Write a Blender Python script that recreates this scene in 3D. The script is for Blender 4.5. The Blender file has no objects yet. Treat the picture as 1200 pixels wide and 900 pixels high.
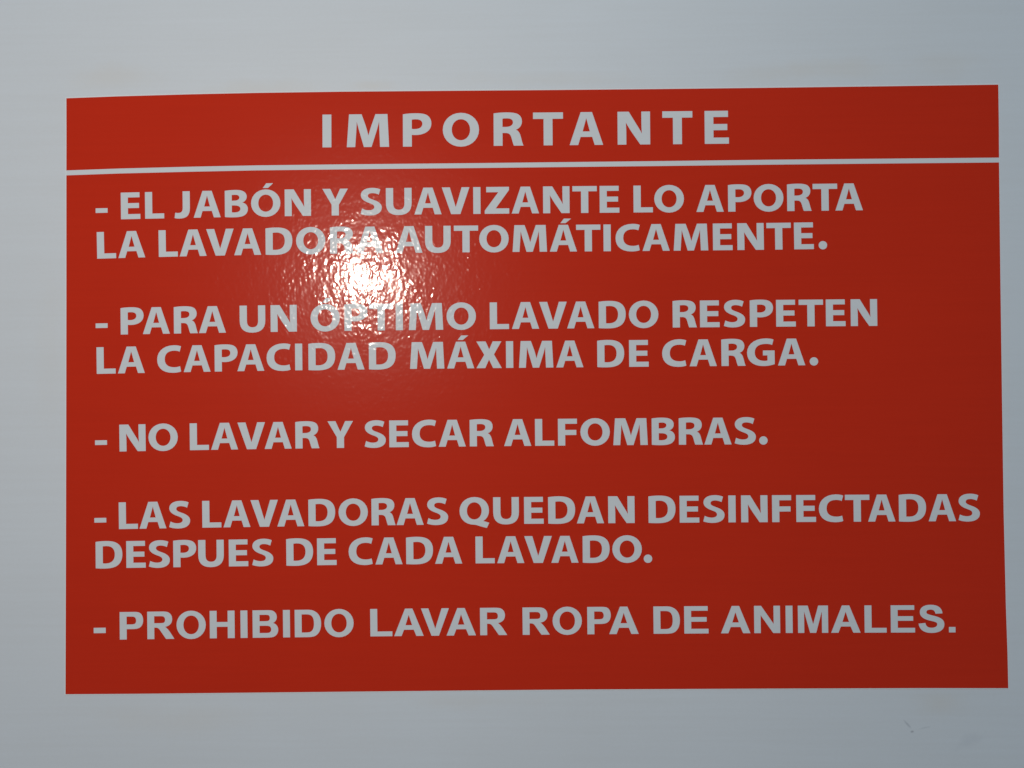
import bpy, math
from mathutils import Vector, Matrix
from mathutils.geometry import tessellate_polygon

# ------------------------------------------------------------------ camera
scene = bpy.context.scene
CAM_LOC = (0.00639, -0.45787, -0.00879)

CAM_YAW, CAM_PITCH, CAM_ROLL = math.radians(0.8), math.radians(1.1), math.radians(0.5)
cam_data = bpy.data.cameras.new('camera')
cam_data.sensor_width = 36.0
cam_data.lens = 36.0                      # a 53 degree view across
cam_data.clip_start, cam_data.clip_end = 0.01, 50.0
cam = bpy.data.objects.new('camera', cam_data)
scene.collection.objects.link(cam)
R = Matrix.Rotation(CAM_YAW, 4, 'Z') @ Matrix.Rotation(math.pi / 2 + CAM_PITCH, 4, 'X') @ Matrix.Rotation(-CAM_ROLL, 4, 'Z')
cam.matrix_world = Matrix.Translation(CAM_LOC) @ R
scene.camera = cam

# ------------------------------------------------------------------ world and lamps
world = bpy.data.worlds.new('World')
scene.world = world
world.use_nodes = True
bg = world.node_tree.nodes['Background']
bg.inputs['Color'].default_value = (0.60, 0.78, 1.0, 1)     # dull bluish room light
bg.inputs['Strength'].default_value = 0.125

def lamp(name, kind, loc, target, energy, color, size):
    d = bpy.data.lights.new(name, kind)
    d.energy = energy; d.color = color
    if kind == 'AREA':
        d.shape = 'DISK'; d.size = size
    else:
        d.shadow_soft_size = size
    o = bpy.data.objects.new(name, d)
    o.location = loc
    o.rotation_euler = (Vector(target) - Vector(loc)).to_track_quat('-Z', 'Y').to_euler()
    scene.collection.objects.link(o)
    return o

# the lamp whose mirror image shows on the glossy film, up and left of the camera
lamp('lamp', 'POINT', (-0.142, -0.50, 0.110), (0, 0, 0), 3.9, (1.0, 0.86, 0.745), 0.011)
# added unseen area light: soft cool fill from high up behind
lamp('fill_light', 'AREA', (0.1, -1.75, 2.0), (0, 0, 0), 22.5, (0.54, 0.79, 0.97), 1.2)

scene.view_settings.view_transform = 'Standard'
scene.view_settings.look = 'None'
scene.view_settings.exposure = 0.0
scene.view_settings.gamma = 1.0
scene.render.engine = 'CYCLES'
scene.cycles.use_denoising = True

# ------------------------------------------------------------------ materials
def new_mat(name):
    m = bpy.data.materials.new(name); m.use_nodes = True
    nt = m.node_tree
    return m, nt, nt.nodes['Principled BSDF']

def N(nt, kind, **kw):
    n = nt.nodes.new(kind)
    for k, v in kw.items():
        setattr(n, k, v)
    return n

def noise(nt, vec, scale, detail=2, rough=0.5, dist=0.0):
    n = N(nt, 'ShaderNodeTexNoise')
    n.inputs['Scale'].default_value = scale
    n.inputs['Detail'].default_value = detail
    n.inputs['Roughness'].default_value = rough
    n.inputs['Distortion'].default_value = dist
    nt.links.new(vec, n.inputs['Vector'])
    return n.outputs['Fac']

def math_node(nt, op, a, b=None):
    n = N(nt, 'ShaderNodeMath', operation=op)
    for i, v in enumerate((a, b)):
        if v is None: continue
        if isinstance(v, (int, float)): n.inputs[i].default_value = v
        else: nt.links.new(v, n.inputs[i])
    return n.outputs[0]

def ramp(nt, fac, p0, p1, c0, c1):
    n = N(nt, 'ShaderNodeValToRGB')
    e = n.color_ramp.elements
    e[0].position, e[1].position = p0, p1
    e[0].color, e[1].color = (*c0, 1), (*c1, 1)
    nt.links.new(fac, n.inputs['Fac'])
    return n.outputs['Color']

def film_relief(nt, bsdf):
    """The orange-peel relief of the glossy laminate; the same over red film and print (world position)."""
    world_pos = N(nt, 'ShaderNodeNewGeometry').outputs['Position']
    st = N(nt, 'ShaderNodeVectorMath', operation='MULTIPLY')
    st.inputs[1].default_value = (1.2, 1.0, 1.0)
    nt.links.new(world_pos, st.inputs[0])
    pos = st.outputs[0]
    fine = noise(nt, pos, 640.0, 0.0, 0.4, 0.0)
    mid = noise(nt, pos, 340.0, 0.0, 0.5, 0.25)
    wide = noise(nt, pos, 28.0, 1.0, 0.5)
    patch = N(nt, 'ShaderNodeMapRange')
    patch.inputs['From Min'].default_value, patch.inputs['From Max'].default_value = 0.35, 0.72
    patch.inputs['To Min'].default_value, patch.inputs['To Max'].default_value = 0.6, 1.9
    nt.links.new(noise(nt, pos, 70.0, 2, 0.5), patch.inputs['Value'])
    h = math_node(nt, 'ADD', math_node(nt, 'MULTIPLY', fine, 0.42), math_node(nt, 'MULTIPLY', mid, 0.72))
    h = math_node(nt, 'MULTIPLY', h, patch.outputs[0])
    h = math_node(nt, 'ADD', h, math_node(nt, 'MULTIPLY', wide, 0.5))
    # a few specks of dust trapped under the film
    vor = N(nt, 'ShaderNodeTexVoronoi')
    vor.inputs['Scale'].default_value = 120.0
    nt.links.new(world_pos, vor.inputs['Vector'])
    speck = math_node(nt, 'MAXIMUM', math_node(nt, 'SUBTRACT', 0.15, vor.outputs['Distance']), 0.0)
    speck = math_node(nt, 'MULTIPLY', speck, speck)
    size = math_node(nt, 'MAXIMUM', math_node(nt, 'SUBTRACT', vor.outputs['Color'], 0.42), 0.0)
    speck = math_node(nt, 'MULTIPLY', speck, size)
    h = math_node(nt, 'ADD', h, math_node(nt, 'MULTIPLY', speck, 95.0))
    b = N(nt, 'ShaderNodeBump')
    b.inputs['Strength'].default_value = 1.0
    b.inputs['Distance'].default_value = 0.000088
    nt.links.new(h, b.inputs['Height'])
    nt.links.new(b.outputs['Normal'], bsdf.inputs['Coat Normal'])
    return world_pos

def film_material(name, col_a, col_b):
    m, nt, p = new_mat(name)
    pos = film_relief(nt, p)
    st = N(nt, 'ShaderNodeVectorMath', operation='MULTIPLY')     # faint printing lines run across the film
    st.inputs[1].default_value = (18.0, 1.0, 620.0)
    nt.links.new(pos, st.inputs[0])
    lines = noise(nt, st.outputs[0], 1.0, 2, 0.6)
    tone = math_node(nt, 'ADD', math_node(nt, 'MULTIPLY', noise(nt, pos, 9.0, 4, 0.6), 0.5),
                     math_node(nt, 'ADD', math_node(nt, 'MULTIPLY', lines, 0.35), math_node(nt, 'MULTIPLY', noise(nt, pos, 900.0, 2, 0.6), 0.15)))
    c = ramp(nt, tone, 0.36, 0.64, col_a, col_b)
    nt.links.new(c, p.inputs['Base Color'])
    p.inputs['Roughness'].default_value = 0.30          # the ink under the laminate
    p.inputs['Specular IOR Level'].default_value = 0.07
    p.inputs['Coat Weight'].default_value = 0.62          # the clear glossy laminate
    p.inputs['Coat Roughness'].default_value = 0.115
    p.inputs['Coat IOR'].default_value = 1.45
    return m

MAT_RED = film_material('red_vinyl', (0.65, 0.0275, 0.006), (0.69, 0.030, 0.0066))
MAT_WHITE = film_material('white_print', (0.76, 0.77, 0.76), (0.80, 0.81, 0.80))
MAT_RIM = film_material('white_rim_film', (0.88, 0.88, 0.86), (0.90, 0.90, 0.88))

MAT_WALL, nt, p = new_mat('white_painted_metal')
pos = N(nt, 'ShaderNodeNewGeometry').outputs['Position']
st = N(nt, 'ShaderNodeVectorMath', operation='MULTIPLY')         # faint brushed lines in the paint
st.inputs[1].default_value = (12.0, 1.0, 420.0)
nt.links.new(pos, st.inputs[0])
brushed = noise(nt, st.outputs[0], 1.0, 3, 0.6)
tone = math_node(nt, 'ADD', math_node(nt, 'MULTIPLY', noise(nt, pos, 7.0, 4, 0.55, 0.3), 0.5),
                 math_node(nt, 'ADD', math_node(nt, 'MULTIPLY', brushed, 0.32), math_node(nt, 'MULTIPLY', noise(nt, pos, 700.0, 2, 0.6), 0.18)))
base = ramp(nt, tone, 0.38, 0.62, (0.755, 0.765, 0.765), (0.785, 0.805, 0.815))

def stain(colour, cx, cz, rx, rz, turn, tint, amount, soft=0.0, grain=60.0):
    """Mix a faint old mark into the paint: centre and radii in mm on the wall."""
    mp = N(nt, 'ShaderNodeMapping', vector_type='TEXTURE')
    mp.inputs['Location'].default_value = (cx * 0.001, 0, cz * 0.001)
    mp.inputs['Rotation'].default_value = (0, math.radians(turn), 0)
    mp.inputs['Scale'].default_value = (rx * 0.001, 1.0, rz * 0.001)
    nt.links.new(pos, mp.inputs['Vector'])
    ln = N(nt, 'ShaderNodeVectorMath', operation='LENGTH')
    nt.links.new(mp.outputs[0], ln.inputs[0])
    d = math_node(nt, 'ADD', ln.outputs['Value'], math_node(nt, 'MULTIPLY', math_node(nt, 'SUBTRACT', noise(nt, pos, grain, 4, 0.6), 0.5), 1.4))
    mr = N(nt, 'ShaderNodeMapRange', interpolation_type='SMOOTHSTEP')
    mr.inputs['From Min'].default_value, mr.inputs['From Max'].default_value = 1.0, soft
    mr.inputs['To Min'].default_value, mr.inputs['To Max'].default_value = 0.0, amount
    nt.links.new(d, mr.inputs['Value'])
    mx = N(nt, 'ShaderNodeMix', data_type='RGBA')
    nt.links.new(mr.outputs[0], mx.inputs['Factor'])
    nt.links.new(colour, mx.inputs[6])
    mx.inputs[7].default_value = (*tint, 1)
    return mx.outputs[2]

GLUE = (0.76, 0.715, 0.65)
for cx, cz, rx, rz, amt in ((-180, 140, 26, 8, .5), (-112, 134, 38, 6, .55), (-62, 135, 16, 4, .6), (20, 137, 60, 5, .35),
                            (115, 138, 30, 8, .45), (150, 140, 34, 7, .55), (196, 141, 24, 8, .35), (-150, -148, 50, 9, .35),
                            (-20, -141, 44, 5, .35), (188, -143, 15, 9, .6), (-208, 20, 9, 60, .22)):
    base = stain(base, cx, cz, rx, rz, 0, GLUE, amt * 0.72)
base = stain(base, 173.5, -152.0, 3.6, 0.65, 50, (0.42, 0.44, 0.46), 0.5, 0.0, 300)   # small curved scuff
base = stain(base, 175.6, -155.2, 1.2, 0.8, 0, (0.30, 0.30, 0.31), 0.6, 0.0, 300)
base = stain(base, 181.0, -153.6, 5.0, 0.5, -12, (0.55, 0.57, 0.58), 0.35, 0.2, 300)
base = stain(base, 200.0, -160.0, 9.0, 4.0, -25, (0.60, 0.62, 0.64), 0.3, 0.0, 150)
nt.links.new(base, p.inputs['Base Color'])
p.inputs['Roughness'].default_value = 0.42
b = N(nt, 'ShaderNodeBump')
b.inputs['Distance'].default_value = 0.00008
nt.links.new(math_node(nt, 'ADD', noise(nt, pos, 40.0, 3, 0.5), math_node(nt, 'MULTIPLY', noise(nt, pos, 600.0, 2, 0.5), 0.15)), b.inputs['Height'])
nt.links.new(b.outputs['Normal'], p.inputs['Normal'])

# ------------------------------------------------------------------ mesh helpers
MM = 0.001

def link(name, me, mat, parent=None):
    o = bpy.data.objects.new(name, me)
    if mat and not me.materials: me.materials.append(mat)
    scene.collection.objects.link(o)
    o.parent = parent
    return o

def flat_mesh(name, shapes):
    """shapes: lists of [outer, hole, ...] in x/z; faces look to -y."""
    verts, faces = [], []
    for loops in shapes:
        base = len(verts)
        polys = [[Vector((x, z, 0)) for x, z in lp] for lp in loops]
        flat = [v for lp in polys for v in lp]
        verts += [(v.x, 0.0, v.y) for v in flat]
        for t in tessellate_polygon(polys):
            a, b_, c = (flat[i] for i in t)
            if (b_ - a).cross(c - a).z < 0: t = (t[0], t[2], t[1])
            faces.append([base + i for i in t])
    me = bpy.data.meshes.new(name)
    me.from_pydata(verts, [], faces)
    me.update()
    return me

def sheet_mesh(name, outline, y_back, y_front):
    """A film with real thickness: front face and cut edges."""
    n = len(outline)
    front = [Vector((x, z, 0)) for x, z in outline]
    verts = [(x * MM, y_front, z * MM) for x, z in outline] + [(x * MM, y_back, z * MM) for x, z in outline]
    faces = []
    for t in tessellate_polygon([front]):
        a, b_, c = (front[i] for i in t)
        if (b_ - a).cross(c - a).z < 0: t = (t[0], t[2], t[1])
        faces.append(list(t))
    area = sum(front[i].x * front[(i + 1) % n].y - front[(i + 1) % n].x * front[i].y for i in range(n))
    for i in range(n):
        j = (i + 1) % n
        faces.append([i, n + i, n + j, j] if area > 0 else [j, n + j, n + i, i])
    me = bpy.data.meshes.new(name)
    me.from_pydata(verts, [], faces)
    me.update()
    return me

# sheet outlines in millimetres on the wall
TOP = [(-200.43, 131.06), (-176.35, 131.64), (-143.41, 132.14), (-114.4, 132.38), (-75.79, 132.42), (-14.21, 132.12), (16.5, 131.95), (66.27, 131.76), (115.89, 131.69), (169.17, 131.68), (218.33, 131.76)]
RULE_TOP = [(-200.44, 98.29), (-176.4, 98.86), (-143.5, 99.31), (-114.52, 99.55), (-75.97, 99.55), (-14.47, 99.38), (16.19, 99.36), (65.9, 99.3), (115.46, 99.31), (168.66, 99.17), (218.09, 99.03)]
RULE_BOTTOM = [(-200.44, 96.05), (-176.4, 96.61), (-143.51, 97.03), (-114.53, 97.27), (-75.98, 97.27), (-14.49, 97.15), (16.17, 97.13), (65.87, 97.07), (115.43, 97.09), (168.62, 96.98), (218.05, 96.85)]
BOTTOM = [(-200.91, -136.94), (-169.05, -136.9), (-115.46, -136.62), (-16.38, -136.11), (29.15, -135.92), (112.29, -135.94), (179.99, -136.04), (217.96, -136.26)]
LEFT = [(-200.44, 96.05), (-200.46, 40.28), (-200.56, -17.39), (-200.7, -74.77), (-200.91, -136.94)]
RIGHT = [(218.05, 96.85), (217.74, 47.44), (217.48, -9.54), (217.32, -58.7), (217.56, -100.14), (217.9, -120.8), (217.96, -136.26)]
HEAD_LEFT = [(-200.43, 131.06), (-200.39, 113.71), (-200.44, 98.29)]
HEAD_RIGHT = [(218.33, 131.76), (218.28, 116.17), (218.09, 99.03)]
# printed lines: typeface, then (character, x, baseline, cap height in mm, slope)
TEXT_LINES = [
    ('M', [
        ('I', -84.37, 107.28, 14.84, -0.003), ('M', -73.42, 107.24, 14.84, -0.003), ('P', -48.1, 107.17, 14.84, -0.003), ('O', -30.15, 107.11, 14.84, -0.003),
        ('R', -7.27, 107.04, 14.84, -0.003), ('T', 10.44, 106.99, 14.84, -0.003), ('A', 26.79, 106.94, 14.84, -0.003), ('N', 48.33, 106.88, 14.83, -0.003),
        ('T', 68.39, 106.81, 14.83, -0.003), ('E', 87.28, 106.76, 14.83, -0.003),
    ]),
    ('M', [
        ('-', -187.08, 75.69, 12.06, 0.0129), ('E', -175.62, 75.84, 12.06, 0.0113), ('L', -164.67, 75.96, 12.06, 0.0099), ('J', -151.37, 76.09, 12.06, 0.0084),
        ('A', -142.71, 76.17, 12.06, 0.0074), ('B', -128.58, 76.27, 12.06, 0.0059), ('Ó', -116.74, 76.34, 12.06, 0.0047), ('N', -101.55, 76.41, 12.06, 0.0033),
        ('Y', -84.53, 76.46, 12.07, 0.0019), ('S', -67.37, 76.49, 12.07, 0.0007), ('U', -55.95, 76.5, 12.07, 0.0), ('A', -43.16, 76.5, 12.07, -0.0007),
        ('V', -30.8, 76.49, 12.07, -0.0013), ('I', -16.69, 76.47, 12.07, -0.0018), ('Z', -11.55, 76.46, 12.07, -0.002), ('A', 0.55, 76.44, 12.07, -0.0023),
        ('N', 14.64, 76.41, 12.07, -0.0026), ('T', 27.79, 76.37, 12.07, -0.0028), ('E', 39.98, 76.34, 12.07, -0.0028), ('L', 55.11, 76.3, 12.07, -0.0027),
        ('O', 64.38, 76.27, 12.07, -0.0026), ('A', 83.17, 76.22, 12.07, -0.0022), ('P', 97.34, 76.19, 12.07, -0.0018), ('O', 108.75, 76.17, 12.07, -0.0013),
        ('R', 123.66, 76.15, 12.07, -0.0006), ('T', 135.06, 76.15, 12.07, 0.0001), ('A', 145.08, 76.15, 12.07, 0.0007),
    ]),
    ('M', [
        ('L', -186.44, 58.14, 12.04, 0.0193), ('A', -176.84, 58.33, 12.04, 0.0172), ('L', -158.52, 58.63, 12.04, 0.0136), ('A', -149.09, 58.76, 12.04, 0.0118),
        ('V', -136.97, 58.91, 12.04, 0.0097), ('A', -124.44, 59.03, 12.03, 0.0077), ('D', -110.25, 59.13, 12.03, 0.0056), ('O', -96.51, 59.21, 12.03, 0.0038),
        ('R', -81.23, 59.26, 12.03, 0.002), ('A', -69.39, 59.28, 12.02, 0.0008), ('A', -51.8, 59.29, 12.02, -0.0007), ('U', -38.48, 59.28, 12.02, -0.0017),
        ('T', -25.52, 59.26, 12.02, -0.0024), ('O', -14.15, 59.23, 12.02, -0.0028), ('M', 0.78, 59.19, 12.01, -0.0032), ('Á', 17.46, 59.13, 12.01, -0.0034),
        ('T', 29.27, 59.09, 12.01, -0.0033), ('I', 41.52, 59.05, 12.01, -0.0031), ('C', 46.9, 59.04, 12.01, -0.0029), ('A', 58.92, 59.0, 12.0, -0.0025),
        ('M', 72.83, 58.97, 12.0, -0.0017), ('E', 90.38, 58.94, 12.0, -0.0005), ('N', 101.26, 58.94, 12.0, 0.0005), ('T', 114.27, 58.94, 11.99, 0.0018),
        ('E', 126.54, 58.97, 11.99, 0.0032), ('.', 137.39, 59.0, 11.99, 0.0046),
    ]),
    ('M', [
        ('-', -187.13, 23.71, 12.05, 0.0104), ('P', -175.81, 23.83, 12.04, 0.0095), ('A', -165.81, 23.92, 12.04, 0.0088), ('R', -151.76, 24.04, 12.04, 0.0078),
        ('A', -140.47, 24.13, 12.03, 0.007), ('U', -122.06, 24.26, 12.03, 0.0059), ('N', -108.13, 24.34, 12.03, 0.005), ('Ó', -90.17, 24.42, 12.02, 0.004),
        ('P', -74.93, 24.48, 12.02, 0.0032), ('T', -63.84, 24.52, 12.01, 0.0027), ('I', -51.87, 24.55, 12.01, 0.0021), ('M', -46.01, 24.56, 12.01, 0.0019),
        ('O', -29.08, 24.59, 12.01, 0.0012), ('L', -9.68, 24.61, 12.0, 0.0005), ('A', 0.21, 24.62, 12.0, 0.0001), ('V', 12.44, 24.62, 11.99, -0.0002),
        ('A', 24.88, 24.62, 11.99, -0.0006), ('D', 39.03, 24.61, 11.99, -0.0009), ('O', 52.48, 24.6, 11.98, -0.0012), ('R', 72.01, 24.57, 11.98, -0.0015),
        ('E', 84.18, 24.55, 11.98, -0.0016), ('S', 94.78, 24.54, 11.97, -0.0017), ('P', 106.36, 24.52, 11.97, -0.0018), ('E', 118.05, 24.5, 11.97, -0.0018),
        ('T', 128.1, 24.48, 11.96, -0.0018), ('E', 140.15, 24.46, 11.96, -0.0018), ('N', 151.17, 24.44, 11.96, -0.0017),
    ]),
    ('M', [
        ('L', -186.68, 6.21, 11.99, 0.0127), ('A', -177.11, 6.33, 11.99, 0.0116), ('C', -159.32, 6.53, 11.99, 0.0098), ('A', -147.41, 6.65, 11.98, 0.0086),
        ('P', -133.4, 6.77, 11.98, 0.0074), ('A', -123.2, 6.85, 11.98, 0.0065), ('C', -110.01, 6.93, 11.98, 0.0055), ('I', -97.17, 7.0, 11.98, 0.0045),
        ('D', -91.18, 7.03, 11.98, 0.0041), ('A', -78.13, 7.08, 11.97, 0.0033), ('D', -64.02, 7.13, 11.97, 0.0025), ('M', -45.59, 7.17, 11.97, 0.0016),
        ('Á', -28.94, 7.19, 11.97, 0.0009), ('X', -15.79, 7.2, 11.96, 0.0004), ('I', -2.57, 7.21, 11.96, 0.0), ('M', 3.19, 7.21, 11.96, -0.0001),
        ('A', 19.87, 7.21, 11.96, -0.0004), ('D', 38.2, 7.2, 11.95, -0.0006), ('E', 52.4, 7.19, 11.95, -0.0006), ('C', 67.13, 7.18, 11.95, -0.0005),
        ('A', 79.33, 7.18, 11.95, -0.0003), ('R', 93.5, 7.17, 11.95, -0.0001), ('G', 104.92, 7.17, 11.94, 0.0002), ('A', 118.61, 7.17, 11.94, 0.0006),
        ('.', 132.67, 7.18, 11.94, 0.0012),
    ]),
    ('M', [
        ('-', -187.45, -28.87, 12.03, 0.0123), ('N', -176.42, -28.73, 12.03, 0.0114), ('O', -163.32, -28.58, 12.02, 0.0104), ('L', -144.7, -28.4, 12.02, 0.009),
        ('A', -135.16, -28.31, 12.01, 0.0083), ('V', -123.17, -28.21, 12.01, 0.0075), ('A', -111.07, -28.12, 12.0, 0.0067), ('R', -97.22, -28.03, 12.0, 0.0058),
        ('Y', -82.73, -27.95, 11.99, 0.0049), ('S', -66.15, -27.87, 11.99, 0.0039), ('E', -55.09, -27.82, 11.98, 0.0033), ('C', -44.91, -27.79, 11.98, 0.0028),
        ('A', -32.99, -27.76, 11.98, 0.0022), ('R', -19.09, -27.73, 11.97, 0.0015), ('A', -3.75, -27.7, 11.97, 0.0009), ('L', 10.09, -27.69, 11.96, 0.0003),
        ('F', 20.33, -27.69, 11.96, -0.0001), ('O', 30.31, -27.69, 11.95, -0.0004), ('M', 44.95, -27.7, 11.95, -0.0009), ('B', 62.09, -27.71, 11.94, -0.0014),
        ('R', 74.13, -27.73, 11.94, -0.0017), ('A', 85.44, -27.75, 11.93, -0.002), ('S', 98.89, -27.78, 11.93, -0.0023), ('.', 109.77, -27.8, 11.92, -0.0024),
    ]),
    ('M', [
        ('-', -187.79, -63.62, 11.96, 0.0119), ('L', -176.74, -63.48, 11.96, 0.0111), ('A', -167.47, -63.38, 11.96, 0.0105), ('S', -154.13, -63.24, 11.96, 0.0096),
        ('L', -139.18, -63.1, 11.96, 0.0086), ('A', -129.7, -63.02, 11.96, 0.008), ('V', -117.47, -62.92, 11.96, 0.0072), ('A', -105.51, -62.83, 11.96, 0.0065),
        ('D', -91.53, -62.74, 11.95, 0.0057), ('O', -78.02, -62.67, 11.95, 0.005), ('R', -63.26, -62.6, 11.95, 0.0042), ('A', -52.06, -62.55, 11.95, 0.0037),
        ('S', -38.47, -62.5, 11.95, 0.003), ('Q', -23.9, -62.46, 11.95, 0.0024), ('U', -8.88, -62.42, 11.95, 0.0018), ('E', 4.9, -62.4, 11.95, 0.0013),
        ('D', 15.63, -62.38, 11.95, 0.0009), ('A', 28.37, -62.37, 11.95, 0.0005), ('N', 42.35, -62.37, 11.95, 0.0), ('D', 60.26, -62.37, 11.94, -0.0004),
        ('E', 74.1, -62.37, 11.94, -0.0008), ('S', 84.55, -62.38, 11.94, -0.001), ('I', 95.72, -62.39, 11.94, -0.0012), ('N', 101.36, -62.4, 11.94, -0.0013),
        ('F', 115.09, -62.42, 11.94, -0.0015), ('E', 125.79, -62.44, 11.94, -0.0017), ('C', 135.79, -62.45, 11.94, -0.0018), ('T', 147.34, -62.47, 11.94, -0.0019),
        ('A', 157.49, -62.49, 11.94, -0.002), ('D', 171.13, -62.52, 11.94, -0.002), ('A', 184.2, -62.54, 11.94, -0.002), ('S', 197.37, -62.57, 11.94, -0.002),
    ]),
    ('M', [
        ('D', -187.23, -80.94, 11.98, 0.0076), ('E', -173.42, -80.83, 11.98, 0.0078), ('S', -163.31, -80.76, 11.97, 0.0079), ('P', -152.28, -80.67, 11.97, 0.0079),
        ('U', -141.04, -80.58, 11.97, 0.0079), ('E', -127.31, -80.47, 11.96, 0.0077), ('S', -116.84, -80.39, 11.96, 0.0075), ('D', -101.52, -80.28, 11.96, 0.0071),
        ('E', -87.71, -80.18, 11.95, 0.0065), ('C', -73.6, -80.09, 11.95, 0.0059), ('A', -61.65, -80.02, 11.95, 0.0053), ('D', -47.87, -79.95, 11.94, 0.0044),
        ('A', -34.97, -79.89, 11.94, 0.0035), ('L', -16.91, -79.83, 11.94, 0.0021), ('A', -7.28, -79.81, 11.93, 0.0012), ('V', 4.86, -79.8, 11.93, 0.0),
        ('A', 16.83, -79.8, 11.93, -0.0012), ('D', 30.81, -79.82, 11.92, -0.0027), ('O', 43.98, -79.85, 11.92, -0.0043), ('.', 57.9, -79.91, 11.92, -0.0061),
    ]),
    ('S', [
        ('-', -188.14, -112.86, 12.25, 0.0084), ('P', -176.42, -112.76, 12.24, 0.0082), ('R', -164.02, -112.66, 12.24, 0.0079), ('O', -150.9, -112.56, 12.23, 0.0077),
        ('H', -135.96, -112.44, 12.22, 0.0073), ('I', -122.17, -112.34, 12.21, 0.007), ('B', -116.74, -112.3, 12.2, 0.0068), ('I', -103.12, -112.21, 12.19, 0.0065),
        ('D', -97.88, -112.18, 12.19, 0.0064), ('O', -84.63, -112.09, 12.18, 0.006), ('L', -64.09, -111.97, 12.17, 0.0055), ('A', -53.45, -111.91, 12.16, 0.0052),
        ('V', -41.41, -111.85, 12.15, 0.0048), ('A', -30.11, -111.8, 12.15, 0.0045), ('R', -15.11, -111.73, 12.14, 0.004), ('R', 3.81, -111.66, 12.12, 0.0034),
        ('O', 17.14, -111.61, 12.11, 0.0029), ('P', 32.58, -111.57, 12.1, 0.0024), ('A', 42.25, -111.54, 12.1, 0.0021), ('D', 61.94, -111.51, 12.08, 0.0014),
        ('E', 75.56, -111.49, 12.08, 0.0009), ('A', 91.77, -111.47, 12.06, 0.0002), ('N', 106.5, -111.47, 12.05, -0.0003), ('I', 120.42, -111.48, 12.05, -0.0009),
        ('M', 125.85, -111.48, 12.04, -0.0011), ('A', 140.44, -111.5, 12.03, -0.0017), ('L', 155.23, -111.53, 12.02, -0.0023), ('E', 166.78, -111.55, 12.01, -0.0028),
        ('S', 179.0, -111.59, 12.01, -0.0034), ('.', 192.33, -111.63, 12.0, -0.004),
    ]),
]


# ------------------------------------------------------------------ letter shapes (cap height 1000)
def ell(cx, cy, rx, ry, k=0.56):
    return (f'M{cx+rx} {cy} C{cx+rx} {cy+ry*k} {cx+rx*k} {cy+ry} {cx} {cy+ry} C{cx-rx*k} {cy+ry} {cx-rx} {cy+ry*k} {cx-rx} {cy} '
            f'C{cx-rx} {cy-ry*k} {cx-rx*k} {cy-ry} {cx} {cy-ry} C{cx+rx*k} {cy-ry} {cx+rx} {cy-ry*k} {cx+rx} {cy} Z')

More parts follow.
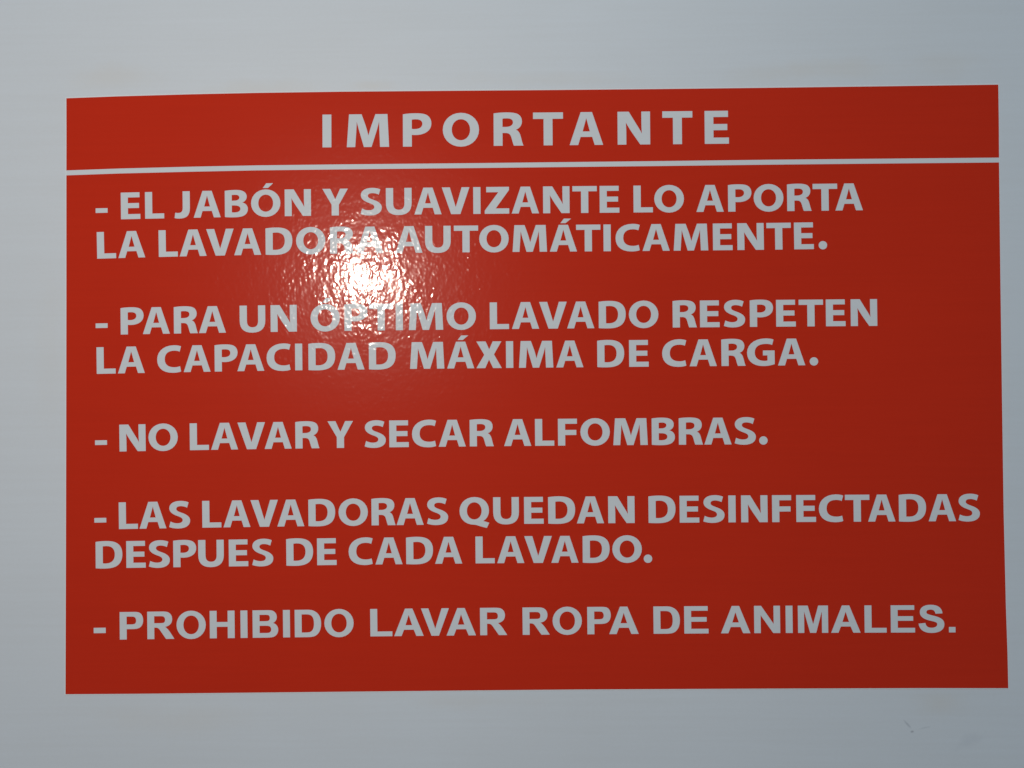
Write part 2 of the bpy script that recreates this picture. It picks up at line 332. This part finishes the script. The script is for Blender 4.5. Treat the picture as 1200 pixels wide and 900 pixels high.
O_M = ell(550, 500, 550, 516, .565) + ell(550, 500, 278, 320, .57)
A_M = 'M0 0 L258 0 L334 245 L683 245 L757 0 L1013 0 L682 1000 L338 1000 Z M508 815 L396 412 L614 412 Z'
HUMANIST = {
 'I': 'M0 0 L270 0 L270 1000 L0 1000 Z',
 'E': 'M0 0 L728 0 L728 188 L265 188 L265 412 L682 412 L682 600 L265 600 L265 812 L706 812 L706 1000 L0 1000 Z',
 'F': 'M0 0 L268 0 L268 392 L684 392 L684 582 L268 582 L268 810 L710 810 L710 1000 L0 1000 Z',
 'L': 'M0 0 L715 0 L715 190 L270 190 L270 1000 L0 1000 Z',
 'T': 'M318 0 L588 0 L588 805 L906 805 L906 1000 L0 1000 L0 805 L318 805 Z',
 'A': A_M,
 'Á': A_M + 'M400 1062 L592 1062 L800 1232 L531 1232 Z',
 'V': 'M0 1000 L300 1000 L455 470 C480 380 500 320 517 262 C535 325 555 390 580 465 L738 1000 L1030 1000 L688 0 L345 0 Z',
 'Y': 'M0 1000 L296 1000 L415 740 C440 685 460 650 480 605 C500 650 520 690 543 740 L662 1000 L955 1000 L613 400 L613 0 L342 0 L342 405 Z',
 'X': 'M0 1000 L345 1000 L478 700 L612 1000 L936 1000 L655 512 L944 0 L620 0 L470 318 L325 0 L-6 0 L292 500 Z',
 'Z': 'M0 0 L910 0 L910 198 L408 198 L905 880 L905 1000 L59 1000 L59 802 L508 802 L0 118 Z',
 'N': 'M0 0 L262 0 L262 310 C262 450 258 570 250 672 C300 580 360 480 430 370 L682 0 L982 0 L982 1000 L720 1000 L720 700 C720 560 724 440 734 330 C690 420 630 520 570 615 L340 1000 L0 1000 Z',
 'M': 'M0 0 L256 0 L288 440 C296 560 300 660 304 770 C330 670 355 570 385 470 L520 0 L752 0 L905 480 C935 575 960 675 985 775 C985 665 988 560 992 450 L1010 0 L1285 0 L1238 1000 L872 1000 L745 640 C715 550 685 450 660 350 C635 450 605 550 580 640 L452 1000 L70 1000 Z',
 'P': 'M0 0 L270 0 L270 358 C300 353 345 352 385 352 C540 352 675 392 762 470 C830 530 864 610 864 708 C864 805 822 885 755 938 C680 995 560 1014 370 1014 C220 1014 90 1003 0 985 Z M270 542 C300 534 330 533 365 533 C510 533 592 595 592 692 C592 782 525 830 385 830 C330 830 292 826 270 820 Z',
 'R': 'M0 0 L268 0 L268 388 L350 388 C460 388 510 352 540 235 C570 120 592 35 612 0 L900 0 C875 45 848 165 820 275 C795 375 755 450 680 482 L680 487 C770 520 858 605 858 735 C858 825 822 895 762 942 C690 995 560 1014 385 1014 C235 1014 95 1003 0 985 Z M268 572 L372 572 C508 572 586 628 586 710 C586 795 520 833 395 833 C330 833 292 829 268 823 Z',
 'B': 'M0 5 C60 -3 175 -12 320 -12 C530 -12 655 10 740 66 C815 115 862 192 862 295 C862 420 780 508 660 538 L660 542 C765 580 822 662 822 758 C822 845 778 910 705 954 C622 1000 525 1014 355 1014 C225 1014 90 1002 0 985 Z M262 612 L350 612 C480 612 548 660 548 728 C548 797 488 832 378 832 C320 832 285 828 262 823 Z M262 178 C290 172 320 171 358 171 C490 171 582 215 582 306 C582 394 488 434 352 434 L262 434 Z',
 'D': 'M0 2 C80 -7 200 -12 345 -12 C580 -12 745 30 850 122 C945 205 1005 335 1005 525 C1005 700 945 822 850 900 C752 978 612 1014 395 1014 C245 1014 105 1002 0 984 Z M270 182 C298 177 340 176 380 176 C595 176 722 290 722 515 C722 722 605 825 412 825 C350 825 302 820 270 813 Z',
 'O': O_M,
 'Ó': O_M + 'M443 1068 L640 1068 L835 1244 L575 1244 Z',
 'Q': 'M1100 510 C1100 335 1018 205 890 128 L888 118 C960 100 1040 75 1107 52 L1015 -138 C880 -110 740 -65 640 -32 C605 -20 575 -16 545 -15 C230 -14 0 190 0 495 C0 800 235 1016 560 1016 C875 1016 1100 815 1100 510 Z' + ell(550, 500, 276, 320, .57),
 'C': 'M905 970 C850 996 750 1016 630 1016 C255 1016 0 800 0 485 C0 170 215 -16 590 -16 C730 -16 842 4 898 30 L858 228 C800 204 725 190 645 190 C410 190 285 300 285 492 C285 710 420 812 640 812 C730 812 798 796 850 772 Z',
 'G': 'M990 970 C925 998 820 1016 690 1016 C290 1016 0 800 0 485 C0 170 230 -16 610 -16 C770 -16 930 18 1025 55 L1025 565 L590 565 L590 382 L758 382 L758 192 C730 181 688 177 642 177 C425 177 285 290 285 492 C285 705 440 813 700 813 C800 813 880 796 935 770 Z',
 'S': 'M0 45 L55 248 C125 210 215 180 315 180 C442 180 512 226 512 298 C512 368 452 406 320 452 C130 518 12 612 12 748 C12 905 168 1016 425 1016 C560 1016 665 990 742 955 L682 758 C620 790 535 818 437 818 C328 818 274 776 274 720 C274 652 340 618 482 568 C692 496 792 402 792 280 C792 112 655 -16 345 -16 C208 -16 75 12 0 45 Z',
 'J': 'M310 1000 L579 1000 L579 370 C579 75 430 -20 185 -20 C120 -20 55 -13 0 2 L28 205 C60 196 98 190 142 190 C245 190 310 235 310 385 Z',
 'U': 'M0 1000 L272 1000 L272 425 C272 262 345 185 482 185 C620 185 690 262 690 425 L690 1000 L960 1000 L960 440 C960 130 788 -16 472 -16 C162 -16 0 128 0 440 Z',
 '.': ell(158, 140, 158, 156, .555),
 '-': 'M0 260 L450 260 L450 434 L0 434 Z',
}
GROTESQUE = {
 'I': 'M0 0 L255 0 L255 1000 L0 1000 Z',
 'H': 'M0 0 L255 0 L255 415 L658 415 L658 0 L913 0 L913 1000 L658 1000 L658 590 L255 590 L255 1000 L0 1000 Z',
 'E': 'M0 0 L887 0 L887 172 L255 172 L255 432 L822 432 L822 600 L255 600 L255 832 L865 832 L865 1000 L0 1000 Z',
 'L': 'M0 0 L806 0 L806 175 L258 175 L258 1000 L0 1000 Z',
 'A': 'M0 0 L268 0 L360 228 L718 228 L812 0 L1080 0 L675 1000 L405 1000 Z M538 770 L418 395 L660 395 Z',
 'V': 'M0 1000 L272 1000 L518 262 L758 1000 L1026 1000 L650 0 L378 0 Z',
 'N': 'M0 0 L240 0 L240 655 L695 0 L952 0 L952 1000 L714 1000 L714 335 L258 1000 L0 1000 Z',
 'M': 'M0 0 L228 0 L228 785 L442 0 L664 0 L878 785 L878 0 L1106 0 L1106 1000 L748 1000 L556 320 L362 1000 L0 1000 Z',
 'P': 'M0 0 L255 0 L255 375 L440 375 C605 375 680 392 738 428 C815 478 863 575 863 690 C863 842 800 945 708 978 C650 997 590 1000 445 1000 L0 1000 Z M255 545 L395 545 C500 545 540 555 565 575 C592 597 605 640 605 688 C605 745 580 795 535 817 C505 830 460 832 380 832 L255 832 Z',
 'R': 'M0 0 L255 0 L255 417 L300 417 C400 417 425 385 510 255 L685 0 L991 0 L838 240 C765 345 720 395 655 440 C822 470 915 570 915 722 C915 815 880 892 815 942 C760 985 680 1000 520 1000 L0 1000 Z M255 577 L440 577 C560 577 600 582 625 605 C650 630 655 665 655 704 C655 752 635 797 590 817 C565 830 530 832 450 832 L255 832 Z',
 'B': 'M0 0 L480 0 C700 0 770 15 832 62 C900 112 938 200 938 285 C938 400 870 500 748 532 C835 567 890 650 890 752 C890 835 850 912 780 957 C720 993 660 1000 500 1000 L0 1000 Z M255 600 L420 600 C530 600 565 603 592 620 C620 640 634 675 634 715 C634 755 618 797 585 817 C560 830 520 832 400 832 L255 832 Z M255 170 L490 170 C580 170 610 175 640 200 C665 222 680 258 680 300 C680 345 660 385 625 408 C590 430 540 434 430 434 L255 434 Z',
 'D': 'M0 0 L440 0 C620 0 712 15 792 70 C900 150 969 290 969 497 C969 730 870 890 700 960 C635 990 560 1000 425 1000 L0 1000 Z M255 170 L415 170 C510 170 560 180 602 210 C672 260 706 350 706 500 C706 650 672 740 602 790 C555 823 495 832 385 832 L255 832 Z',
 'O': ell(538, 500, 538, 517, .56) + ell(538, 500, 284, 340, .58),
 'S': 'M0 325 L250 350 C270 225 345 172 475 172 C610 172 685 225 685 300 C685 370 625 390 445 430 C185 490 50 580 50 745 C50 900 180 1017 450 1017 C720 1017 875 890 880 700 L622 690 C605 795 550 840 448 840 C345 840 290 800 290 745 C290 690 340 665 500 628 C800 560 945 480 945 300 C945 110 780 -17 475 -17 C180 -17 25 110 0 325 Z',
 '.': 'M0 0 L240 0 L240 200 L0 200 Z',
 '-': 'M0 245 L442 245 L442 440 L0 440 Z',
}

def outline(path, steps=7):
    """Turn a path string into shapes: closed loops, holes grouped with the loop that holds them."""
    tok = path.replace('M', ' M ').replace('L', ' L ').replace('C', ' C ').replace('Z', ' Z ').split()
    loops, cur, i = [], [], 0
    while i < len(tok):
        t = tok[i]; i += 1
        if t in 'ML':
            cur.append((float(tok[i]), float(tok[i + 1]))); i += 2
        elif t == 'C':
            p0 = cur[-1]
            p = [(float(tok[i + 2 * k]), float(tok[i + 1 + 2 * k])) for k in range(3)]; i += 6
            for s in range(1, steps + 1):
                u = s / steps; w = 1 - u
                cur.append(tuple(w**3 * p0[a] + 3*w*w*u * p[0][a] + 3*w*u*u * p[1][a] + u**3 * p[2][a] for a in (0, 1)))
        elif t == 'Z':
            if math.dist(cur[0], cur[-1]) < 1e-6: cur.pop()
            loops.append(cur); cur = []
    def bbox(l):
        xs = [q[0] for q in l]; ys = [q[1] for q in l]
        return min(xs), min(ys), max(xs), max(ys)
    shapes = []
    for l in loops:
        b = bbox(l)
        for s in shapes:
            o = bbox(s[0])
            if b[0] > o[0] and b[1] > o[1] and b[2] < o[2] and b[3] < o[3]:
                s.append(l); break
        else:
            shapes.append([l])
    return [[[(x * MM, y * MM) for x, y in l] for l in s] for s in shapes]

FONT = {'M': HUMANIST, 'S': GROTESQUE}
glyphs = {}
def glyph(font, ch):
    if (font, ch) not in glyphs:
        me = flat_mesh('letter', outline(FONT[font][ch]))
        me.materials.append(MAT_WHITE)
        glyphs[font, ch] = me
    return glyphs[font, ch]

# ------------------------------------------------------------------ the wall
def slab(name, x0, x1, y0, y1, z0, z1, mat):
    v = [(x, y, z) for x in (x0, x1) for y in (y0, y1) for z in (z0, z1)]
    f = [(0, 1, 3, 2), (4, 6, 7, 5), (0, 4, 5, 1), (2, 3, 7, 6), (0, 2, 6, 4), (1, 5, 7, 3)]
    me = bpy.data.meshes.new(name); me.from_pydata(v, [], f); me.update()
    return link(name, me, mat)

wall = slab('wall', -1.3, 1.3, 0.0, 0.04, -0.9, 0.9, MAT_WALL)
wall['kind'] = 'structure'

# ------------------------------------------------------------------ the notice
notice = bpy.data.objects.new('notice_sign', None)
scene.collection.objects.link(notice)
notice['label'] = 'glossy red laundry rules notice with white capital lettering stuck on the white wall'
notice['category'] = 'sign'

Y_FRONT = -0.00022
def grow(loop, d):
    """Push an outline outwards by d mm."""
    n = len(loop); out = []
    area = sum(loop[i][0] * loop[(i + 1) % n][1] - loop[(i + 1) % n][0] * loop[i][1] for i in range(n))
    sgn = 1 if area > 0 else -1
    for i in range(n):
        a, b, c = Vector(loop[i - 1]), Vector(loop[i]), Vector(loop[(i + 1) % n])
        n1 = Vector(((b - a).y, -(b - a).x)).normalized() * sgn
        n2 = Vector(((c - b).y, -(c - b).x)).normalized() * sgn
        m = (n1 + n2) / (1 + n1.dot(n2))
        out.append(tuple(b + m * d))
    return out

whole = HEAD_LEFT[::-1] + TOP[1:-1] + HEAD_RIGHT + RIGHT + BOTTOM[1:-1][::-1] + LEFT[::-1]
rim = link('rim_sheet', sheet_mesh('rim_sheet', grow(whole, 0.42), 0.0, -0.00010), MAT_RIM, notice)  # added pale sheet; its edge imitates a bright halo line round the red
rim['label'] = 'added pale backing film showing round the red'
header = link('header_band', sheet_mesh('header_band', HEAD_LEFT[::-1] + TOP[1:-1] + HEAD_RIGHT + RULE_TOP[1:-1][::-1], -0.00010, Y_FRONT), MAT_RED, notice)
header['label'] = 'red title strip reading IMPORTANTE'
body = link('body_panel', sheet_mesh('body_panel', LEFT[::-1] + RULE_BOTTOM[1:-1] + RIGHT + BOTTOM[1:-1][::-1], -0.00010, Y_FRONT), MAT_RED, notice)
body['label'] = 'large red panel with the washing rules'
rule = link('divider_line', sheet_mesh('divider_line', RULE_TOP + RULE_BOTTOM[::-1], -0.00010, Y_FRONT + 0.00003), MAT_WHITE, notice)
rule['label'] = 'thin white line under the title'

for k, (font, row) in enumerate(TEXT_LINES):
    for ch, x, z, cap, slope in row:
        o = link('letter', glyph(font, ch), None, header if k == 0 else body)
        o.location = (x * MM, Y_FRONT - 0.00005, z * MM)
        o.rotation_euler = (0, -math.atan(slope), 0)
        o.scale = (cap * MM, cap * MM, cap * MM)
